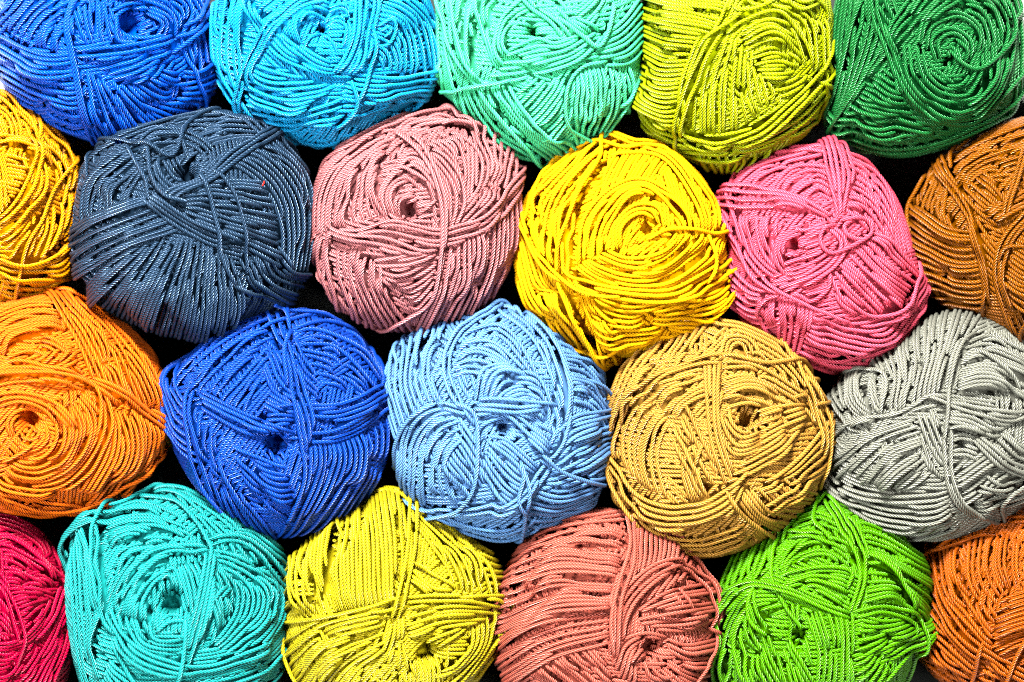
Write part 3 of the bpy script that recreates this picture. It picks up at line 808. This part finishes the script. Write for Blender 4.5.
 "~|-60,300 0,350 40,430;-60,380 0,430 45,500;-60,460 0,500 50,560",
 "B|-20,590 60,570 140,490 185,390;-20,560 50,545 120,470 180,400",
 "B3|0,225 80,265 150,330 195,385;0,240 80,285 140,345 190,400",
 "L|0,370 40,450 62,540 52,640;0,390 30,470 50,560;190,370 170,460 100,560",
 ]),
dict(mat='turquoise_yarn', alb=1.05, rgb=S(48,200,196,.92), label='turquoise yarn ball with a deep dark hollow, in the bottom row', view=(0,455), holes=[(512,435,30,120)],
 outline="200,290 250,210 320,150 420,115 540,110 640,125 720,170 800,210 860,280 865,420 860,540 850,660 790,760 650,820 450,850 330,800 240,690 215,560 200,420",
 bands=[
 "|320,620 440,700 600,710 780,660 850,600;300,680 440,760 600,770 780,720",
 "|212,330 215,450 240,650;250,250 265,420 280,600;300,190 300,320 310,460",
 "|500,115 590,200 620,270;560,108 680,180 855,320;620,118 720,170 860,280",
 "|640,320 710,390 710,470 640,570;640,300 780,370 800,480 690,600;640,280 840,370 862,500 740,640",
 "|330,170 430,140 560,190;320,230 430,210 580,240;330,300 420,260 520,250;340,380 380,310 450,275",
 "|640,320 690,400 700,460;600,320 620,420 660,540",
 "~|700,420 660,480 640,580;690,390 640,430 620,500",
 "|520,330 545,410 560,470;570,320 590,410 590,530;630,320 630,420 600,590",
 "|340,470 400,350 500,310;390,490 430,400 500,340;450,510 455,420 490,370",
 "|350,480 400,570 520,620;400,490 440,560 550,590;450,500 470,550 560,560",
 "|470,530 510,500 560,500;475,490 510,470 550,480",
 "|480,360 520,340 540,380 545,420;480,380 500,370 510,390",
 "B4|618,285 598,400 568,540 540,665;645,300 632,400 602,530 562,655",
 "B|330,440 400,330 480,280 625,272;345,475 425,370 500,312 622,295",
 "B4|640,268 720,268 800,320 862,400;625,245 720,242 800,285 862,360",
 "B4|325,455 400,560 520,622 650,630 800,560;305,470 380,590 500,652 660,652 830,580",
 "L|420,120 520,140 590,210 625,280 620,340;400,130 320,180 300,280 310,400 310,480 340,540;330,170 285,280 305,450;310,470 280,560 290,680;560,500 550,600 530,690;330,560 420,690 540,720",
 ]),
dict(mat='lemon_yellow_yarn', alb=1.0, rgb=S(240,222,40), label='lemon yellow yarn ball in the bottom row, between the turquoise and salmon balls', view=(260,455), holes=[(515,610,28,110)],
 outline="80,400 85,330 110,270 190,230 270,170 370,125 450,135 540,190 640,260 720,290 735,380 725,480 720,570 690,640 640,700 520,800 380,840 220,800 110,700 85,600 75,500",
 bands=[
 "|85,330 130,290 190,280;80,390 120,360 170,350;80,460 120,430 170,420",
 "|640,260 690,290 730,310;660,330 700,345 738,350;680,390 710,400 738,400",
 "|100,270 110,390 130,490;200,225 190,340 190,475;290,165 290,300 290,460;380,125 400,280 400,445;450,140 465,270 435,430",
 "|470,210 550,320 590,400;490,170 630,290 695,430;540,190 680,320 720,430",
 "~|450,340 520,400 590,405;440,380 500,420 560,420",
 "|85,550 200,490 380,460;100,650 200,550 370,500;150,710 230,610 380,540;260,720 320,640 390,580",
 "~|380,470 365,520 330,600;420,480 410,560 390,640;440,500 440,590 480,690;400,560 410,640 440,710",
 "|440,445 560,440 715,445;440,500 560,475 700,480;450,560 560,520 680,500",
 "|470,590 540,570 620,520;480,570 550,540 640,505",
 "|700,460 690,560 620,660 540,740;670,500 660,570 590,650 520,700;630,520 620,580 560,640",
 "B3|90,500 200,490 330,462 430,430 600,422 722,440;120,515 220,475 380,470 440,445 600,438 700,455",
 "B2|470,180 462,300 432,430 408,500;448,170 442,300 412,430 395,490",
 "B3|600,430 722,435 728,520 705,600 640,690;640,445 700,455 708,520 682,600 620,680",
 "L|80,570 100,650 150,720;370,130 430,118 462,155 468,240;270,175 240,200 250,250;460,330 600,400",
 ]),
dict(mat='salmon_yarn', sp=4.2, rgb=S(232,124,105), label='salmon coral yarn ball in the bottom row, below the tan ball', view=(480,455), holes=[(530,590,24,110)],
 outline="50,560 60,420 80,330 150,240 230,180 330,155 430,155 520,200 620,270 690,360 712,440 710,560 690,660 620,760 480,830 320,840 160,780 60,680",
 bands=[
 "|130,300 170,250 240,200;80,400 110,350 160,300;60,500 90,450 110,400",
 "|140,250 250,190 420,170;90,330 240,270 430,265;70,430 230,370 415,370;60,520 220,450 405,440;60,610 200,530 390,500;90,690 220,610 390,565",
 "|180,640 230,690 280,740;260,600 330,660 390,710;350,580 380,620 400,660",
 "|450,190 440,350 400,510;510,210 490,340 440,480;570,240 560,330 500,440;640,300 620,350 570,400",
 "|520,200 620,290 700,410;480,180 600,280 690,400",
 "|470,470 550,420 670,390;470,500 570,480 690,460;540,530 620,535 695,500",
 "~|540,420 560,440 590,480;600,390 610,430 640,470",
 "|560,550 620,570 690,560;570,590 620,620 680,620;560,640 600,670 640,690;500,660 540,700 600,720",
 "|400,640 430,560 500,535 570,550;430,680 450,600 500,560 545,565;460,700 470,630 500,590",
 "|500,620 510,660 560,680;520,640 540,660 580,660",
 "B4|390,580 400,460 470,370 570,332 660,362 702,440 702,560 640,690;420,590 440,480 500,402 590,355 640,375 680,440 688,560 620,670",
 "B3|438,185 440,300 400,420 388,610;455,200 458,330 422,450 410,610",
 "L|430,170 447,280 412,400 392,500 402,600;690,520 712,545 700,590;500,190 560,250 640,320",
 ]),
dict(mat='grass_green_yarn', rgb=S(125,215,0,.8), label='vivid grass green yarn ball in the bottom row, below the silver grey ball', view=(684,455), holes=[(338,548,20,100)],
 outline="90,470 95,370 150,300 230,250 300,200 360,140 410,110 500,145 590,190 680,260 735,310 740,400 725,500 690,620 640,720 500,800 320,820 180,770 110,680 90,580",
 bands=[
 "|150,300 115,380 100,460;280,230 240,330 190,400",
 "|500,150 590,185 680,260;520,240 620,270 730,330;540,310 620,335 738,400;550,380 640,390 720,460;540,440 620,430 700,480",
 "|320,200 400,170 470,200;300,250 380,210 490,240",
 "|280,330 340,260 420,240 500,290;290,370 340,320 420,300 500,340",
 "|100,610 110,480 190,400 270,390;130,710 140,540 200,450 280,430;180,740 180,570 230,480 300,450",
 "|530,480 600,500 690,490;520,560 600,540 695,510;520,680 600,600 690,550;580,740 640,660 690,590",
 "|280,390 400,350 510,360;280,430 380,400 480,450",
 "|220,400 260,560 320,690;190,480 220,620 270,730;150,560 180,660 220,760",
 "|310,560 340,600 400,700;280,600 310,660 350,740",
 "|370,480 400,580 400,710;440,450 460,570 450,720;510,470 510,600 520,700",
 "|300,440 320,500 310,560;350,440 350,500 380,540",
 "B3|288,228 400,240 520,280 620,350 695,460;300,245 400,255 510,295 600,360 680,470",
 "B4|405,112 470,230 530,350 500,475;445,125 515,240 552,350 518,470",
 "B2|410,112 330,180 290,240 262,350 300,440 355,520 380,640;430,130 350,180 282,280 275,360 318,440 365,505",
 "B3|100,600 110,440 190,385 300,400 400,440 500,475;110,620 125,470 200,400 310,415 420,460 500,490",
 "B2|510,470 600,455 695,480 705,530;520,488 600,472 682,500 692,540",
 "L|280,360 400,340 500,350 490,400;220,400 215,480 250,540;180,480 160,560 200,680;410,115 390,200 440,260",
 ]),
dict(mat='burnt_orange_yarn', alb=.85, sp=4.2, rgb=S(228,118,18), label='burnt orange yarn ball in the bottom right corner, cut by the frame', view=(684,455), holes=[],
 outline="745,270 800,240 880,190 960,165 1080,140 1230,180 1330,320 1350,480 1280,650 1120,740 930,740 780,700 690,620 700,520 735,440",
 bands=[
 "|740,400 820,520 920,620;710,500 780,580 880,670;695,600 760,650 840,710",
 "|900,640 960,660 1060,700;860,680 940,700 1060,740",
 "|755,290 790,430 930,600;850,240 850,380 930,530;940,230 930,340 960,420;1010,240 1000,320 1000,390",
 "~|930,450 1000,420 1080,400;930,530 1000,500 1080,480;930,610 1000,570 1080,550",
 "B|750,270 850,220 950,190 1080,190;760,290 860,230 960,212 1080,235",
 "B4|750,290 780,420 850,530 950,610 1080,680;742,330 760,430 830,545 940,635 1060,710",
 "L|1060,480 1000,600 960,700;760,300 840,260 930,235;900,560 880,640 860,700",
 ]),
]

setup()
import time as _t
t0 = _t.time(); tot = 0
for i, s in enumerate(BALLS):
    bb, n = build_ball(s, i); tot += n
    if s['mat'] == 'slate_blue_yarn': LINT_BALL = bb
    del bb
lint()
print('BUILD', _t.time()-t0, 'verts', tot)
